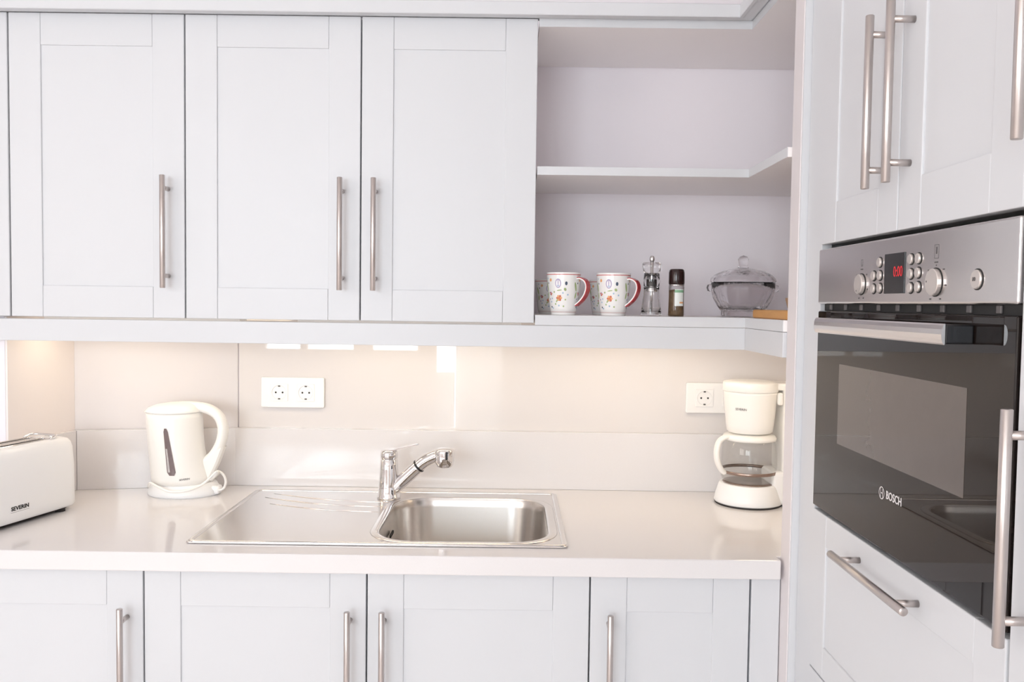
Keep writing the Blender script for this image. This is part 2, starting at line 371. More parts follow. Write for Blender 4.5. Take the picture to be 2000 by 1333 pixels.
# cornice: profile swept along an L path with a mitre
prof = [(-.02, 2.0098), (.001, 2.0098), (.006, 2.0075), (.026, 2.0065), (.031, 2.0045), (.0375, 2.0045), (.0385, 2.0065), (.0385, 2.031), (.0365, 2.033), (-.02, 2.033)]
secs = []
for px, py, sx in ((-1.42, UY, 0), (XS, UY, 1), (XS, SE, 2)):
    secs.append([((px, py - d, z) if sx == 0 else (px - d, py - d, z) if sx == 1 else (px - d, py, z)) for d, z in prof])
tag(mb('lacquer').loft(secs, True, False).build('cornice'), 'white cornice moulding along the top of the wall cabinets', 'cornice')

# under-cabinet lamps: each with its own warm light
def lamp(x0, x1, y0, y1, z, label):
    l = thing('under_cabinet_lamp', ((x0 + x1) / 2, (y0 + y1) / 2, z), label, 'lamp', )
    mb('white_pl').box(x0, x1, y0, y1, z - .012, z - .0003, .002).build('housing', l)
    mb('lamp').box(x0 + .006, x1 - .006, y0 + .006, y1 - .006, z - .0155, z - .0122, .001).build('diffuser', l)
lamp(-1.075, -.62, -.25, -.20, ub, 'slim warm strip lamp under the single-door wall cabinet')
lamp(-.50, .03, -.20, -.15, ub, 'slim warm strip lamp under the two-door wall cabinet')
lamp(.10, .50, -.20, -.15, 1.3352, 'slim warm strip lamp under the straight part of the open shelf')
lamp(.56, 1.02, -.43, -.37, 1.3352, 'slim warm strip lamp under the corner of the open shelf')

# ------------------------------------------------------------------ tall cabinets on the right
TX = .547
fT = mapX(TX)
ep = thing('tall_end_panel', (.85, -.62, 0), 'tall white end panel, side tinted pink for warm bounce light, between the worktop and the oven cabinet', 'panel')
mb('bounce_panel').box(.5352, XR - .001, -.645, -.5952, 0, 2.3, .001).build('panel', ep)
mb('lacquer').box(.5372, XR - .001, -.6485, -.6452, 0, 2.3).build('untinted_front', ep)  # added white skin, so the front face stays free of the bounce tint
def tall_body(c, y0, y1, gaps):
    m = mb('carcass'); t = .018; xf = TX + .022
    m.box(xf, XR - .002, y0 - t, y0 - .0005, .1, 2.3); m.box(xf, XR - .002, y1 + .0005, y1 + t, .1, 2.3)
    m.box(XR - .012, XR - .002, y1 + t, y0 - t, .1, 2.3)
    for z in gaps: m.box(xf, XR - .012, y1 + t, y0 - t, z, z + t)
    m.box(TX + .07, TX + .085, y1, y0, 0, .1)
    m.build('body', c)
tc = thing('tall_oven_cabinet', (.85, -1.03, 0), 'tall white cabinet housing the built-in oven, with doors above and drawers below', 'cabinet')
tall_body(tc, -.6495, -1.333, [.1, 1.000, 1.4965, 2.282])
mb('lacquer').box(TX + .003, TX + .021, -.7285, -.6495, .1, 2.3, .001).build('filler_strip', tc)
Y0, Y1, YM = .730, 1.3335, 1.0315
door(tc, fT, Y0, YM, 1.4925, 2.29, .997, 1.677, st=.066, rail=.068)
door(tc, fT, YM, Y1, 1.4925, 2.29, 1.066, 1.677, st=.066, rail=.068)
door(tc, fT, Y0, Y1, .7485, 1.0285, 1.0345, .9965, .256, True, st=.064, rail=.054, name='drawer')
door(tc, fT, Y0, Y1, .43, .7455, 1.0345, .7135, .256, True, st=.064, rail=.054, name='drawer')
door(tc, fT, Y0, Y1, .11, .427, 1.0345, .395, .256, True, st=.064, rail=.054, name='drawer')
t2 = thing('tall_cabinet', (.85, -1.64, 0), 'tall white cabinet with long bar handles at the right edge beside the oven', 'cabinet')
tall_body(t2, -1.3345, -1.94, [.1, 1.40, 2.282])
door(t2, fT, 1.3365, 1.94, 1.415, 2.29, 1.373, 1.6775, st=.066)
door(t2, fT, 1.3365, 1.94, .11, 1.412, 1.3745, 1.160, st=.066)

# ------------------------------------------------------------------ oven
OX = TX - .001
ov = thing('built_in_oven', (.8, -1.031, 1.043), 'stainless steel and black glass built-in compact oven in the tall cabinet', 'oven')
fO = lambda u, w, v=0.0: (OX - v, -u, w)                              # u = -Y, w = Z, v = outwards
oa, ob = .7305, 1.3325
mb('black').box(OX + .0165, 1.05, -1.313, -.7535, 1.038, 1.480).build('body', ov)
cp = mb('ovensteel').box(OX - .001, OX + .016, -ob, -oa, 1.3895, 1.4838, .003, 3).build('control_panel', ov)
vt = mb('dark').box(OX + .010, OX + .016, -ob + .004, -oa - .004, 1.3775, 1.3892).build('vent', ov)
for k in range(9):
    u = .765 + k * .064
    mb('grey').box(OX + .007, OX + .010, -u - .010, -u, 1.379, 1.3885, .0008, 1).build('vent_fin', vt)
od = mb('ovenglass').box(OX, OX + .016, -ob, -oa, 1.0350, 1.3772, .0025, 3).build('oven_door', ov)
mb('ovenwindow').prism([(.8365, 1.160), (1.236, 1.160), (1.236, 1.291), (.8365, 1.291)], -.0001, .0003, f=lambda x, y, z: fO(x, y, z)).build('window', od)
h = mb('ovensteel')
hs = [(.0375, 1.3418), (.0345, 1.3418), (.0365, 1.3435), (.0380, 1.348), (.0385, 1.354), (.0380, 1.360), (.0365, 1.3645), (.0345, 1.3665), (.0340, 1.3660), (.0340, 1.3424)][1:]
h.loft([[fO(u, w, v) for v, w in hs] for u in (.8215, 1.2475)], True, False)
hd = h.build('handle', od)
hb = mb('black')
for a, b in ((.8235, .865), (1.205, 1.2470)): hb.box(OX - .0339, OX - .0003, -b, -a, 1.3428, 1.3656, .002, 3)
hb.box(OX - .0338, OX - .022, -1.205, -.865, 1.3435, 1.3648)
hb.build('handle_bracket', od)
m = mb('silverprint')
m.text('BOSCH', .0165, lambda x, y, z: fO(1.0275 + x * .92, 1.1175 + y, .0004 + z), align='LEFT', bold=.012)
def ring(m, cu, cw, r0, r1, f, n=28, a0=0, a1=2 * PI):
    for k in range(n):
        a, b = a0 + (a1 - a0) * k / n, a0 + (a1 - a0) * (k + 1) / n
        m.ribbon([f(cu + r * math.cos(t), cw + r * math.sin(t)) for r, t in ((r0, a), (r1, a), (r1, b), (r0, b))])
fo2 = lambda u, w: fO(u, w, .0006)
ring(m, 1.0135, 1.1175, .0078, .0092, fo2)
for du in (-.0032, .0032): m.ribbon([fo2(1.0135 + du + a, 1.1175 + b) for a, b in ((-.0007, -.0065), (.0007, -.0065), (.0007, .0065), (-.0007, .0065))])
m.ribbon([fo2(1.0135 + a, 1.1175 + b) for a, b in ((-.0032, -.0007), (.0032, -.0007), (.0032, .0007), (-.0032, .0007))])
m.build('logo', od)
def disc(mt, u, w, r, name, mark=None, depth=.006):
    m = mb('dark'); f = lambda x, y, z: fO(u + x, w + y, .0011 + z)
    m.lathe([(0, 0), (r + .0013, 0), (r + .0013, .0006), (0, .0006)], n=32, f=f, smooth=False)
    m.use(mt).lathe([(r, .0004), (r, depth - .001), (r - .001, depth), (0, depth)], n=32, f=f, smooth=False)
    if mark:
        m.use('grey'); x, y, s = mark
        m.lathe([(0, depth + .0002), (s, depth + .0002)], c=(x, y, 0), n=10, f=f, smooth=False)
    return m.build(name, cp)
disc('knob', .9186, 1.4195, .0155, 'knob', (-.004, -.010, .0014), .006)
disc('knob', 1.1525, 1.4172, .0172, 'knob', (-.012, .001, .0014), .006)
pb = disc('knob', 1.2515, 1.4182, .0112, 'power_button', None, .003)
m = mb('grey'); fpb = lambda x, y, z: fO(1.2495 + x, 1.4182 + y, .0044 + z)
m.text('I/0', .0065, fpb); m.build('power_mark', cp)
for (u, w) in [(.985, 1.450), (.965, 1.431), (.9865, 1.431), (.965, 1.412), (.9875, 1.4125), (1.084, 1.4497), (1.1058, 1.4497), (1.0845, 1.4300), (1.1058, 1.4308), (1.0848, 1.4112), (1.1067, 1.4120)]:
    disc('knob', u, w, .0068, 'button', None, .0035)
ds = mb('black').prism([(1.0020, 1.4042), (1.0660, 1.4042), (1.0660, 1.4606), (1.0020, 1.4606)], .0011, .0022, bev=.0004, f=lambda x, y, z: fO(x, y, z)).build('display', cp)
mb('red_led').text('0:00', .021, lambda x, y, z: fO(1.0610 + x * .8, 1.434 + y, .0024 + z), align='RIGHT').build('digits', cp)
m = mb('grey')
dash = lambda u, w, a, b: m.ribbon([fO(u + s * a, w + t * b, .0013) for s, t in ((-1, -1), (1, -1), (1, 1), (-1, 1))])
dash(.9186, 1.4425, .0042, .0008); dash(1.1525, 1.4425, .0042, .0008); dash(1.1525, 1.4385, .0006, .001)
for k in range(7):                                                     # printed scale around the knobs
    a = math.radians(-60 + 50 * k)
    if k not in (3,): dash(1.1525 + .0255 * math.cos(a), 1.4172 + .0245 * math.sin(a), .0022, .0009)
for a in (-110, -70, -20, 40, 140, 190):
    a = math.radians(a); dash(.9186 + .024 * math.cos(a), 1.4195 + .0225 * math.sin(a), .0016, .0011)
def outline(u, w, a, b, t=.0005):
    for s in (-1, 1): dash(u + s * a, w, t, b); dash(u, w + s * b, a, t)
outline(1.1525, 1.4560, .0052, .0085, .0003); dash(1.1525, 1.4575, .0009, .0045); outline(.9186, 1.4530, .0028, .004, .0003); dash(.9186, 1.4475, .003, .0004)
tag(m.build('printed_symbols', cp), kind='stuff')

# ------------------------------------------------------------------ sink and tap
sk = thing('kitchen_sink', (-.25, -.32, .9004), 'stainless steel inset sink with drainer on the left and bowl on the right', 'sink')
sx0, sx1, sy0, sy1 = -.632, .126, -.5625, -.0825
bw = (-.262, .090, -.549, -.160)
BN = 8
m = mb('sink')
m.prism(rrect(sx0, sx1, sy0, sy1, .012, 4), .9004, .9040, bev=.0014, holes=[rrect(*bw, .085, BN)])
m.build('rim_plate', sk)
# raised edge around the whole sink and a rolled lip around the bowl
def loop_tube(mt, pts, z, r, ry=None):
    P = [Vector((x, y, z)) for x, y in pts]; n = len(P); k = 10; secs = []
    for i in range(n):
        t = (P[(i + 1) % n] - P[i - 1]).normalized(); N = Vector((-t.y, t.x, 0))
        secs.append([P[i] + N * (r * math.cos(2 * PI * j / k)) + Vector((0, 0, (ry or r) * math.sin(2 * PI * j / k))) for j in range(k)])
    secs.append(secs[0]); return mt.loft(secs, False, True)
loop_tube(mb('sink'), rrect(sx0 + .007, sx1 - .007, sy0 + .007, sy1 - .007, .012, 5), .9040, .0055, .0022).build('outer_lip', sk)
loop_tube(mb('sink'), rrect(bw[0] - .010, bw[1] + .010, bw[2] + .000, bw[3] + .012, .092, BN), .9040, .010, .0028).build('bowl_lip', sk)
secs = []
for ins, z in ((0, .9042), (.002, .899), (.004, .885), (.010, .79), (.018, .770), (.040, .757), (.085, .752)):
    secs.append([(x, y, z) for x, y in rrect(bw[0] + ins, bw[1] - ins, bw[2] + ins, bw[3] - ins, max(.085 - ins * .6, .03), BN)])
b = MB().use('bowl').loft(secs, False, True); b.use('bowl').ribbon([p for p in secs[-1]])
bo = b.build('bowl', sk)
mb('chrome').lathe([(.0, .7535), (.040, .7535), (.043, .7545), (.045, .7528)], c=(-.086, -.36, 0), n=28).build('drain', bo)
ovf = mb('dark')
for k in range(4): ovf.cyl((-.2535, -.372 + .012 * k, .868), (-.2500, -.372 + .012 * k, .868), .0042, 12)
ovf.build('overflow_holes', bo)
for k, (xa, xb, ya, yb, sag) in enumerate([(-.575, -.275, -.128, -.205, .022), (-.585, -.285, -.170, -.250, .024), (-.555, -.29, -.235, -.300, .018), (-.575, -.29, -.305, -.350, .010), (-.575, -.29, -.375, -.400, .006)][:3]):
    pts = [Vector((xa + (xb - xa) * t, ya + (yb - ya) * t - sag * math.sin(PI * t) * .9, .9038)) for t in [i / 14 for i in range(15)]]
    mb('sink').tube(pts, [.0008 + .0010 * min(1, 4 * min(i, 14 - i) / 14) for i in range(15)], 8).build('drainer_ridge', sk)

tp = thing('kitchen_tap', (-.287, -.155, .9042), 'chrome pull-out kitchen mixer tap standing behind the sink', 'tap')
tx, ty, tz = -.287, -.155, .9042
mb('chrome').lathe([(0, 0), (.0285, 0), (.0285, .004), (.0262, .007), (.0245, .030), (.0222, .070), (.0212, .0935), (.0200, .0945), (.0200, .0965), (.0212, .0975), (.0216, .108), (.0195, .1165), (0, .1185)], c=(tx, ty, tz)).build('column', tp)
# spout: rising to the right and toward the viewer
def tpnt(a, z): return Vector((tx + a * .985, ty - a * .17, tz + z))
path = bez([tpnt(.012, .022), tpnt(.040, .049), tpnt(.066, .073), tpnt(.090, .093), tpnt(.112, .105), tpnt(.122, .108)], 6)
n = len(path); cut = int(n * .47)
sp = mb('chrome').tube(path[:cut + 1], [.0165] * (cut + 1), 22).build('spout', tp)
mb('black').tube([path[cut] - (path[cut + 1] - path[cut]) * .12, path[cut] + (path[cut + 1] - path[cut]) * .45], [.0172, .0172], 22).build('seal_ring', sp)
mb('chrome').tube(path[cut:], [.0160 - .001 * i / (n - cut) for i in range(n - cut)], 22).build('pull_out_arm', tp)
hp = tpnt(.139, 0)
hd = mb('chrome').lathe([(0, .1275), (.018, .1270), (.0232, .1235), (.0240, .118), (.0238, .098), (.0215, .088), (.0190, .0835), (.0165, .0815), (0, .0815)], c=(hp.x, hp.y, tz)).build('spray_head', tp)
mb('black').box(hp.x + .004, hp.x + .0095, hp.y - .0245, hp.y - .022, tz + .103, tz + .122, .001).build('spray_button', hd)
lv = [(tpnt(-.004, .1165), .016), (tpnt(.016, .1195), .015), (tpnt(.030, .1235), .011), (tpnt(.052, .1290), .0085), (tpnt(.070, .1335), .0075), (tpnt(.0745, .1345), .004)]
secs = []
for p, w in lv: secs.append([p + Vector((.17 * s * w, .985 * s * w, q)) for s, q in ((-1, -.0012), (1, -.0012), (1, .0012), (-1, .0012))])
mb('chrome').loft(secs, True, False).build('lever', tp)

# ------------------------------------------------------------------ sockets
def socket(x0, label):
    t = thing('double_socket', (x0 + .082, -.0068, 1.1045), label, 'socket', 'double wall sockets')
    y = -.0070; x1 = x0 + .164; z0, z1 = 1.1045, 1.1832
    mb('socket').prism(rrect(x0, x1, z0, z1, .004, 4), 0, .0095, bev=.002, f=lambda a, b, c: (a, y - c, b),
        holes=[]).build('plate', t)
    for cx in (x0 + .0475, x0 + .1165):
        cz = 1.1438
        q = mb('socket').prism(rrect(cx - .0225, cx + .0225, cz - .0225, cz + .0225, .002, 3), .0092, .0115, bev=.0006, f=lambda a, b, c: (a, y - c, b),
            holes=[[(cx + .0185 * math.cos(2 * PI * k / 28), cz + .0185 * math.sin(2 * PI * k / 28)) for k in range(28)]]).build('outlet', t)
        w = mb('socket'); w.lathe([(.0185, .0112), (.0180, .0098), (0, .0098)], n=28, f=lambda a, b, c: (cx + a, y - c, cz + b), smooth=False)
        w.use('dark')
        for dx in (-.0088, .0088): w.lathe([(0, .0100), (.0025, .0100)], n=12, c=(dx, 0, 0), f=lambda a, b, c: (cx + a, y - c, cz + b), smooth=False)
        w.use('grey')
        for dz in (-.0165, .0165): w.box(cx - .0028, cx + .0028, y - .0112, y - .0096, cz + dz - .0018, cz + dz + .0018)
        w.build('outlet_face', q)
socket(-.6404, 'white double wall socket on the glass backsplash left of the tap')
socket(.4621, 'white double wall socket partly hidden behind the coffee maker')

# ------------------------------------------------------------------ kettle
kt = thing('electric_kettle', (-.800, -.118, .9), 'cream electric kettle with smoky water gauge standing on its base', 'kettle')
B_SEC = [(.030, -.006, .0725, .062), (.045, -.008, .0720, .063), (.075, -.014, .0690, .063), (.110, -.019, .0670, .062), (.150, -.0225, .0670, .061), (.190, -.0245, .0675, .060), (.2035, -.0250, .0675, .060)]
def ksec(z):
    for a, b in zip(B_SEC[:-1], B_SEC[1:]):
        if z <= b[0]:
            t = max(0, (z - a[0]) / (b[0] - a[0])); return [a[i] + (b[i] - a[i]) * t for i in range(1, 4)]
    return B_SEC[-1][1:]
def kring(c, rx, ry, z, n=48): return [(c + rx * math.cos(2 * PI * k / n), ry * math.sin(2 * PI * k / n), z) for k in range(n)]
def ksurf(x, z, off=.0008):
    c, rx, ry = ksec(z); return (x, -ry * math.sqrt(max(0, 1 - ((x - c) / rx) ** 2)) - off, z)
mb('cream').loft([kring(c, rx, ry, z) for z, c, rx, ry in B_SEC]).build('body', kt, False)
lid = mb('cream').loft([kring(-.0250, .0682, .0606, .2038), kring(-.0250, .0686, .0610, .2075), kring(-.023, .064, .056, .214), kring(-.017, .052, .045, .2215), kring(-.010, .034, .030, .226), kring(-.006, .010, .01, .2275)]).build('lid', kt, False)
mb('grey').box(-.054, -.049, -.028, -.024, .2175, .221, .0008).build('lid_catch', lid, False)
mb('cream').loft([[(-.088, -.016, .185), (-.088, .016, .185), (-.090, .016, .203), (-.090, -.016, .203)], [(-.092, -.010, .195), (-.092, .010, .195), (-.0985, .008, .2045), (-.0985, -.008, .2045)]], True, True).build('spout', kt, False)
hpath = bez([(-.012, 0, .217), (.030, 0, .2165), (.062, 0, .210), (.085, 0, .193), (.0955, 0, .165), (.0925, 0, .136), (.082, 0, .111), (.066, 0, .090), (.040, 0, .072)], 6)
mb('cream').tube(hpath, .0128, 16, ry=.0165).build('handle', kt, False)
# lower fin joining handle and body
mb('cream').loft([[(.030, y, .034), (.060 + q, y, .034), (.081 + q, y, .078), (.096 + q, y, .118), (.080, y, .108), (.060, y, .086), (.030, y, .075)] for y, q in ((-.0165, 0), (-.012, .005), (0, .007), (.012, .005), (.0165, 0))], True, False).build('handle_root', kt, False)
g = mb('gauge'); NS = 14
rows = []
for i in range(NS + 1):
    t = i / NS; z = .170 - .114 * t; xc = -.0235 + .0165 * t; w = (.0048 + .0058 * t) * (1 if 0 < i < NS else .55)
    rows.append([ksurf(xc + w * s, z, .0012) for s in (-1, -.5, 0, .5, 1)])
for a, b in zip(rows[:-1], rows[1:]):
    for k in range(4): g.ribbon([a[k], a[k + 1], b[k + 1], b[k]])
gg = g.build('water_gauge', kt, False)
g = mb('gaugeclear')
for i in range(6, NS - 1):
    t, t2 = i / NS, (i + 1) / NS
    q = lambda t, s: ksurf(-.0235 + .0165 * t + (.0048 + .0058 * t) * s, .170 - .114 * t, .0017)
    g.ribbon([q(t, -.75), q(t, -.25), q(t2, -.25), q(t2, -.75)])
g.build('gauge_scale', gg, False)
mb('grey').text('SEVERIN', .0062, lambda x, y, z: ksurf(x + .021, .046 + y + x * .10, .0006 + z)).build('lettering', kt, False)
bs = mb('white_pl').lathe([(0, 0), (.086, 0), (.0885, .004), (.0880, .012), (.083, .018), (.078, .0275), (.074, .030), (0, .030)], n=56, sy=.80)
bs.use('white_pl').box(.062, .094, -.026, .006, .002, .024, .008, 3)
ba = bs.build('power_base', kt, False)
cpth = bez([(-.078, -.030, .021), (-.062, -.056, .036), (-.036, -.072, .030), (-.006, -.079, .021), (.030, -.073, .022), (.058, -.058, .031), (.078, -.046, .047), (.094, -.040, .063), (.107, -.034, .055), (.112, -.030, .036), (.104, -.026, .018), (.086, -.018, .012)], 6)
mb('cream').tube(cpth, .0030, 10).build('power_cord', kt, False)
mb('cream').loft([[(.078 + .020 * t - .006 * s, -.046, .046 + .020 * t + .007 * s) for s in (-1,)] + [(.078 + .020 * t, -.052, .046 + .020 * t), (.078 + .020 * t + .005, -.046, .046 + .020 * t - .006), (.078 + .020 * t, -.040, .046 + .020 * t)] for t in (0, .5, 1)], True, True).build('cord_plug', kt, False)

# ------------------------------------------------------------------ toaster (local x = long axis, -y = broad face toward the sink)
ang = math.atan2(.968, .249)
to = thing('toaster', (-1.0675, -.3990, .9), 'white two-slot toaster with chrome-edged slots at the left end of the worktop', 'toaster', rz=ang)
TL, TW = .138, .0570
secs = []
for ins, z in ((.010, .0085), (.003, .0105), (0, .016), (0, .03), (.0005, .10), (.003, .145), (.006, .156), (.0105, .1625), (.018, .1655), (.026, .1662)):
    secs.append([(x, y, z) for x, y in rrect(-TL + ins, TL - ins, -TW + ins, TW - ins, .030 - ins * .4, 7)])
t = MB().use('white_pl').loft(secs, False, True); t.ribbon(secs[0]); t.build('body', to, False)
mb('white_pl').prism(rrect(-TL + .026, TL - .026, -TW + .026, TW - .026, .0196, 7), .160, .1662, holes=[rrect(-.092, .078, -.0285, -.0075, .005, 3), rrect(-.092, .078, .0075, .0285, .005, 3)]).build('top_plate', to, False)
for s in (-.018, .018):
    sl = mb('dark').prism(rrect(-.093, .079, s - .0108, s + .0108, .005, 3), .100, .104).build('slot', to, False)
    loop_tube(mb('chrome'), rrect(-.093, .079, s - .0110, s + .0110, .006, 4), .1665, .0026, .0022).build('slot_rim', sl, False)
    w = mb('brownband')
    for k in range(7): w.tube([(-.08 + k * .025, s - .010, .160), (-.08 + k * .025, s + .010, .160)], .0008, 6)
    for sy in (-.0105, .0105): w.box(-.092, .078, s + sy - .0004, s + sy + .0004, .11, .162)
    w.build('guard_wires', sl, False)
rk = mb('chrome')
rk.tube(bez([(.072, -.036, .168), (.088, -.034, .1715), (.098, -.026, .172), (.100, 0, .172), (.098, .026, .172), (.088, .034, .1715), (.072, .036, .168)], 5), .0028, 8)
rk.tube([(.1085, -.012, .1665), (.1085, .012, .1665)], .0022, 8)
rk.build('warming_rack', to, False)
mb('ink').text('SEVERIN', .0118, lambda x, y, z: (x * 1.08 - .036, -TW - .0004 - z, .040 + y), bold=.025).build('lettering', to, False)
mb('grey').box(-.060, -.012, -TW - .0004, -TW, .0325, .0329).build('lettering_underline', to, False)
fe = [mb('rubber').lathe([(0, 0), (.011, 0), (.010, .0105), (0, .0105)], c=(sx * .095, sy * .038, 0), n=16).build('foot', to, False) for sx in (-1, 1) for sy in (-1, 1)]
mb('rubber').prism(rrect(-TL + .016, TL - .016, -TW + .014, TW - .014, .02, 5), .0045, .0086).build('base_plate', to, False)
mb('white_pl').box(-TL - .016, -TL + .002, -.012, .012, .105, .118, .003).build('lever', to, False)

# ------------------------------------------------------------------ coffee maker
cm = thing('coffee_maker', (.594, -.140, .9), 'cream filter coffee maker with glass jug in the right corner of the worktop', 'coffee maker')
bs = mb('white_pl'); bs.lathe([(0, .004), (.0800, .004), (.0818, .007), (.0795, .018), (.0715, .045), (.0685, .0500), (.066, .0515), (0, .0515)], n=56)
bs.box(.045, .128, -.045, .055, .004, .085, .010, 3)
ba = bs.build('base', cm, False)
r = mb('rubber'); r.lathe([(0, 0), (.079, 0), (.0812, .0045), (0, .0045)], n=56); r.build('base_ring', ba, False)
mb('brownband').lathe([(0, .0518), (.060, .0518), (.062, .0530), (.060, .0542), (0, .0542)], n=48).build('hot_plate', ba, False)
mb('cream').box(.070, .128, -.040, .055, .080, .2965, .010, 3).build('water_tank', cm, False)
fh = mb('cream').lathe([(0, .1755), (.050, .1755), (.0545, .179), (.0570, .195), (.0640, .270), (.0645, .276), (0, .276)], n=56).build('filter_holder', cm, False)
mb('cream').box(.0560, .0690, -.040, -.026, .246, .276, .004).build('hinge_tab', fh, False)
m = mb('cream'); m.lathe([(0, .2765), (.0650, .2765), (.0662, .2785), (.0662, .2960), (.0645, .2995), (.045, .3025), (0, .3035)], n=56)
m.box(.050, .128, -.034, .040, .281, .2985, .005, 3); m.build('lid', cm, False)
mb('grey').text('SEVERIN', .0078, lambda x, y, z: ((.0598 + .0006) * math.sin((x - .0385) / .0605), -(.0598 + .0032 + z) * math.cos((x - .0385) / .0605), .2360 + y)).build('lettering', cm, False)
outer = [(.0, .0555), (.056, .0555), (.0630, .0585), (.0665, .066), (.0672, .085), (.0668, .125), (.0650, .146), (.0600, .157), (.0560, .163)]
inner = [(r_ - .0022 if r_ > 0 else 0, z_ + (.0022 if i < 3 else 0)) for i, (r_, z_) in enumerate(outer)][::-1]
jg = mb('jugglass').lathe(outer + inner, n=56).build('jug', cm, False)
mb('brownband').lathe([(.0675, .0765), (.0683, .0772), (.0683, .0835), (.0675, .0842)], n=56, closed=True).build('jug_band', jg, False)
m = mb('cream'); m.lathe([(.0570, .156), (.0635, .1575), (.0645, .163), (.0610, .1690), (.045, .1725), (0, .1735), (0, .171), (.0570, .164)], n=56); m.build('jug_lid', jg, False)
hh = mb('cream'); hh.tube(bez([(-.050, -.018, .1650), (-.066, -.022, .1640), (-.080, -.026, .1540), (-.0860, -.028, .132), (-.0830, -.027, .106), (-.0730, -.024, .086), (-.0640, -.021, .0785)], 6), .0065, 12, ry=.0095)
hh.build('jug_handle', jg, False)

# ------------------------------------------------------------------ mugs
ZS = 1.3577
def mug(loc, sc, rz, label):
    t = thing('mug', loc, label, 'mug', 'patterned mugs on the open shelf', rz)
    Hh = .0965 * sc; f = lambda q: [(a * sc, b * sc) for a, b in q]
    R = lambda z: (.0292 + (.0388 - .0292) * (1 - (1 - min(1, max(0, (z / sc - .006) / .0905))) ** 1.6)) * sc
    prof_o = [(0, .0015), (.0235, .0015), (.0250, 0), (.0272, 0), (.0280, .003), (.0282, .0065)] + [(R(z * sc) / sc, z) for z in [.0068 + .0885 * k / 10 for k in range(11)]] + [(.0386, .0965)]
    prof_i = [(.0370, .0962)] + [(R(z * sc) / sc - .0030, z) for z in [.0880 - .08 * k / 6 for k in range(7)]] + [(0, .006)]
    mb('porcelain').lathe(f(prof_o + prof_i), n=44).build('cup', t, False)
    # handle: broad ribbon, white inside and red outside
    P = bez([(.0325, 0, .0815), (.0440, 0, .0835), (.0565, 0, .0770), (.0610, 0, .0640), (.0570, 0, .0480), (.0470, 0, .0340), (.0330, 0, .0225)], 6)
    for nm, mt, o0, o1, hw in (('handle', 'porcelain', -.0018, .0008, .0085), ('handle_glaze', 'red', .0008, .0026, .0085)):
        secs = []
        for i, p in enumerate(P):
            tg = (P[min(i + 1, len(P) - 1)] - P[max(i - 1, 0)]).normalized(); nn = Vector((-tg.z, 0, tg.x))
            secs.append([((p + nn * o + Vector((0, y, 0))) * sc) for o, y in ((o0, -hw), (o1, -hw), (o1, hw), (o0, hw))])
        if nm == 'handle': hobj = mb(mt).loft(secs, True, False).build(nm, t, False)
        else: mb(mt).loft(secs, True, False).build(nm, hobj, False)
    # printed pattern, wrapped on the cup
    d = MB()
    def W_(a, z): r = R(z) + .00025; return (r * math.cos(a), r * math.sin(a), z)
    def petal(mt, a, z, rx, rz_, tilt=0, n=12):
        d.use(mt); rx *= 1.22; rz_ *= 1.22; r = R(z * sc); c, s_ = math.cos(tilt), math.sin(tilt)
        d.ribbon([W_(a + (rx * math.cos(q) * c - rz_ * math.sin(q) * s_) * sc / r, (z + rx * math.cos(q) * s_ + rz_ * math.sin(q) * c) * sc) for q in [2 * PI * k / n for k in range(n)]])
    d.use('pinkband'); nb = 44
    for k in range(nb):
        a, b2 = 2 * PI * k / nb, 2 * PI * (k + 1) / nb
        d.ribbon([W_(a, .0905 * sc), W_(b2, .0905 * sc), W_(b2, .0925 * sc), W_(a, .0925 * sc)])
        d.ribbon([W_(a, .0068 * sc), W_(b2, .0068 * sc), W_(b2, .0073 * sc), W_(a, .0073 * sc)])
    for rep in range(3):
        o = -1.40 + rep * 2 * PI / 3
        petal('lav', o - .02, .0715, .0058, .0088); petal('porcelain', o - .02, .0712, .0040, .0066); petal('lav', o - .02, .0740, .0010, .0070); petal('blue', o - .02, .0660, .0022, .0018)
        for k in range(6): petal('coral' if k % 2 else 'orange', o + .03 + .115 * math.cos(k * 1.047), .0385 + .0042 * math.sin(k * 1.047), .0026, .0022, k)
        petal('coral', o + .03, .0385, .0022, .0024); petal('green', o - .12, .0330, .0014, .0040, -.5)
        petal('orange', o - .55, .0790, .0028, .0030); petal('orange', o - .55, .0790, .0012, .0012)
        petal('navy', o + .48, .0715, .0024, .0036); petal('navy', o - .78, .0720, .0013, .0016); petal('blue', o - .85, .0830, .0016, .0016)
        for k in range(5): petal('lav' if k % 2 else 'coral', o - .60 + .075 * math.cos(k * 1.257), .0485 + .0027 * math.sin(k * 1.257), .0017, .0015)
        petal('green', o - .95, .0640, .0022, .0090, .25); petal('green', o - .90, .0450, .0018, .0065, -.2); petal('green', o + .42, .0580, .0024, .0030, .5); petal('green', o + .05, .0560, .0050, .0010, .15)
        for (a, z, c_) in ((-.6, .0300, 'blue'), (-.5, .0375, 'blue'), (-.72, .0360, 'lav'), (.0, .0215, 'blue'), (.33, .0200, 'green'), (-.62, .0185, 'navy'), (-.5, .0160, 'blue'), (.28, .0500, 'blue'), (-.3, .0520, 'green'), (.45, .0350, 'green'), (.6, .046, 'blue'), (-.25, .0250, 'green')):
            petal(c_, o + a, z, .0015, .0017)
    d.build('printed_pattern', t, False)
    return t
mug((.1253, -.272, ZS), 1.0, -.55, 'patterned mug with red handle in front, nearest the cabinet door')
mug((.2390, -.272, ZS), 1.0, -.55, 'patterned mug with red handle in front, beside the clear pepper mill')
mug((.0990, -.095, ZS), .88, -.2, 'patterned mug at the back, half hidden by the cabinet door')
mug((.2330, -.095, ZS), .88, -.5, 'patterned mug at the back, behind the two front mugs')

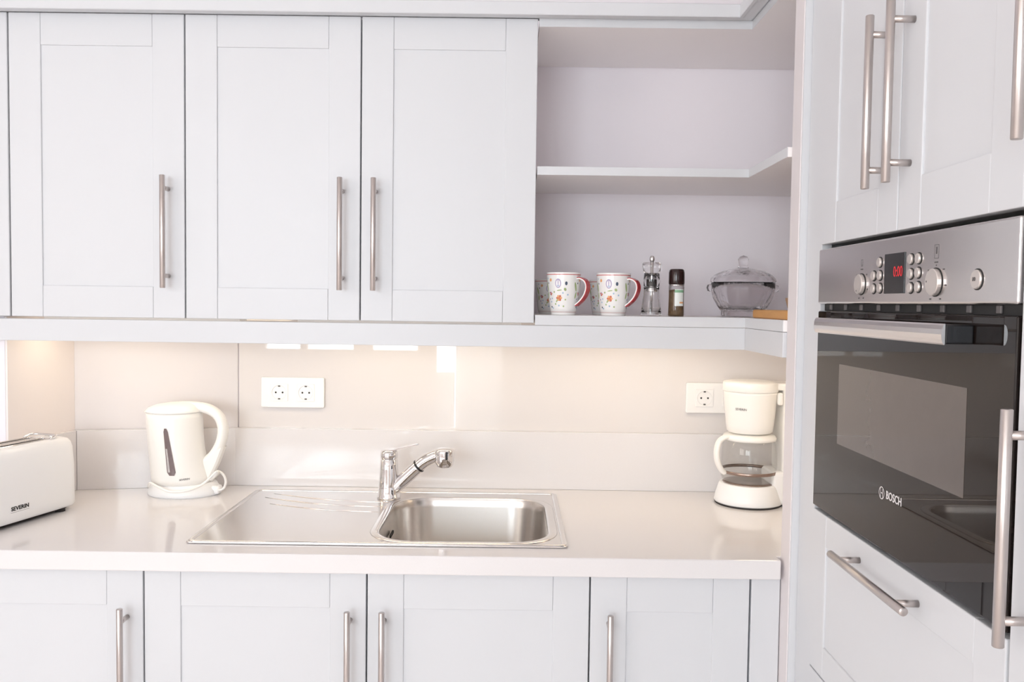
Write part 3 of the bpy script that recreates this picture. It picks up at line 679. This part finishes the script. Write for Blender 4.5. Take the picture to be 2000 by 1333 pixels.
# ------------------------------------------------------------------ pepper mill, spice grinder, glass bowl, boards
pm = thing('pepper_mill', (.3275, -.262, ZS), 'clear acrylic pepper mill with steel knob beside the mugs', 'mill')
def shell(prof, t): return prof + [(max(r_ - t, 0), z_) for r_, z_ in prof[::-1]]
mb('glass').lathe([(0, .001), (.0235, .001), (.0240, .004), (.0215, .022), (.0185, .045), (.0172, .060), (.0185, .066), (.0170, .066), (.0155, .060), (.0165, .045), (.0195, .022), (.0205, .006), (0, .006)], n=36).build('body', pm, False)
mb('glass').lathe([(0, .0985), (.0175, .0985), (.0195, .104), (.0218, .112), (.0218, .1195), (.0195, .1225), (0, .1235)], n=36).build('top', pm, False)
mb('glass').lathe([(.0165, .0665), (.0180, .0690), (.0185, .083), (.0175, .098), (.0160, .098), (.0165, .083), (.0160, .0690)], n=36, closed=True).build('neck', pm, False)
mb('chrome').lathe([(0, .0925), (.0155, .0925), (.0155, .0975), (0, .0975)], n=30).build('upper_ring', pm, False)
mb('black').lathe([(0, .0665), (.0120, .0665), (.0125, .070), (.0120, .0835), (0, .0840)], n=30).build('grinding_head', pm, False)
mb('chrome').lathe([(0, .0555), (.0138, .0555), (.0142, .058), (.0138, .0625), (0, .0625)], n=30).build('lower_ring', pm, False)
mb('chrome').cyl((0, 0, .007), (0, 0, .125), .0030, 14).build('spindle', pm, False)
mb('chrome').lathe([(0, .1225), (.0040, .1230), (.0060, .1290), (.0058, .1340), (.0035, .1375), (0, .1382)], n=24).build('knob', pm, False)

sg = thing('spice_grinder', (.3835, -.268, ZS), 'glass spice grinder with dark cap and small paper label', 'grinder')
jar = mb('glass').lathe([(0, .0005), (.0170, .0005), (.0180, .003), (.0176, .020), (.0170, .045), (.0176, .068), (.0160, .072), (.0140, .074)], n=36)
jar.build('jar', sg, False)
mb('pepper').lathe([(0, .002), (.0162, .002), (.0168, .006), (.0164, .020), (.0159, .045), (.0162, .058), (0, .0620)], n=36).build('peppercorns', sg, False)
cpg = mb('cap').lathe([(.0140, .0725), (.0172, .0730), (.0180, .0760), (.0178, .100), (.0165, .1055), (.0145, .1080), (0, .1085)], n=36).build('cap', sg, False)
mb('chrome').lathe([(.0176, .0700), (.0180, .0705), (.0180, .0725), (.0176, .0730)], n=36, closed=True).build('collar', sg, False)
lab = MB()
for mt, z0, z1, off in (('label_w', .024, .062, .0183), ('label_g', .0545, .0605, .0186), ('orange', .0300, .0335, .0186)):
    lab.use(mt); a0, a1 = (-1.95, -.75) if mt != 'orange' else (-1.35, -.80)
    for k in range(12):
        a, b = a0 + (a1 - a0) * k / 12, a0 + (a1 - a0) * (k + 1) / 12
        lab.ribbon([(off * math.cos(a), off * math.sin(a), z0), (off * math.cos(b), off * math.sin(b), z0), (off * math.cos(b), off * math.sin(b), z1), (off * math.cos(a), off * math.sin(a), z1)])
lab.build('paper_label', sg, False)

gb = thing('lidded_glass_bowl', (.553, -.20, ZS), 'pressed clear glass bowl with lid and ribbed knob', 'bowl')
N_ = 56
def wav(r, k, amp): return r * (1 + amp * math.cos(12 * 2 * PI * k / N_))
def wlathe(m, prof, amps):
    secs = [[(wav(r_, k, a_) * math.cos(2 * PI * k / N_), wav(r_, k, a_) * math.sin(2 * PI * k / N_), z_) for k in range(N_)] for (r_, z_), a_ in zip(prof, amps)]
    return m.loft(secs, True, True)
bp = [(.046, .001), (.049, .004), (.0485, .012), (.058, .026), (.0675, .044), (.0730, .062), (.0740, .080), (.0710, .080), (.0700, .062), (.0640, .046), (.054, .030), (.044, .018)]
wlathe(mb('crystal'), bp, [.0, .02, .02, .035, .04, .03, .0, 0, .01, .01, .0, 0]).build('bowl', gb, False)
lp = [(.0735, .0815), (.0765, .084), (.0745, .090), (.066, .099), (.050, .107), (.030, .1125), (.014, .1150), (.011, .1160), (.011, .1130), (.028, .1090), (.048, .1030), (.063, .095), (.070, .088), (.0700, .0815)]
ld = wlathe(mb('crystal'), lp, [.01, .015, .02, .025, .025, .02, 0, 0, 0, 0, 0, 0, 0, 0]).build('lid', gb, False)
mb('crystal').lathe([(0, .1150), (.0125, .1155), (.0100, .120), (.0110, .128), (.0125, .136), (.0085, .1425), (0, .1455)], n=18).build('knob', ld, False)
for s in (-1, 1): mb('crystal').lathe([(0, -.009), (.006, -.007), (.009, 0), (.006, .007), (0, .009)], c=(s * .0775, 0, .068), n=14).build('side_lug', gb, False)

cb = mb('wood').prism(rrect(.5405, .80, -.588, -.318, .022, 6), ZS, ZS + .0185, bev=.004, seg=3).build('wooden_board')
tag(cb, 'honey-coloured wooden board lying on the right arm of the open shelf', 'board')
wc = thing('wooden_pot', (.624, -.40, ZS + .0187), 'small tan wooden pot behind the tall end panel, on the wooden board', 'pot')
mb('woodtan').lathe([(0, 0), (.022, 0), (.026, .004), (.031, .022), (.031, .026), (.028, .026), (.024, .008), (0, .007)], n=28).build('pot', wc, False)
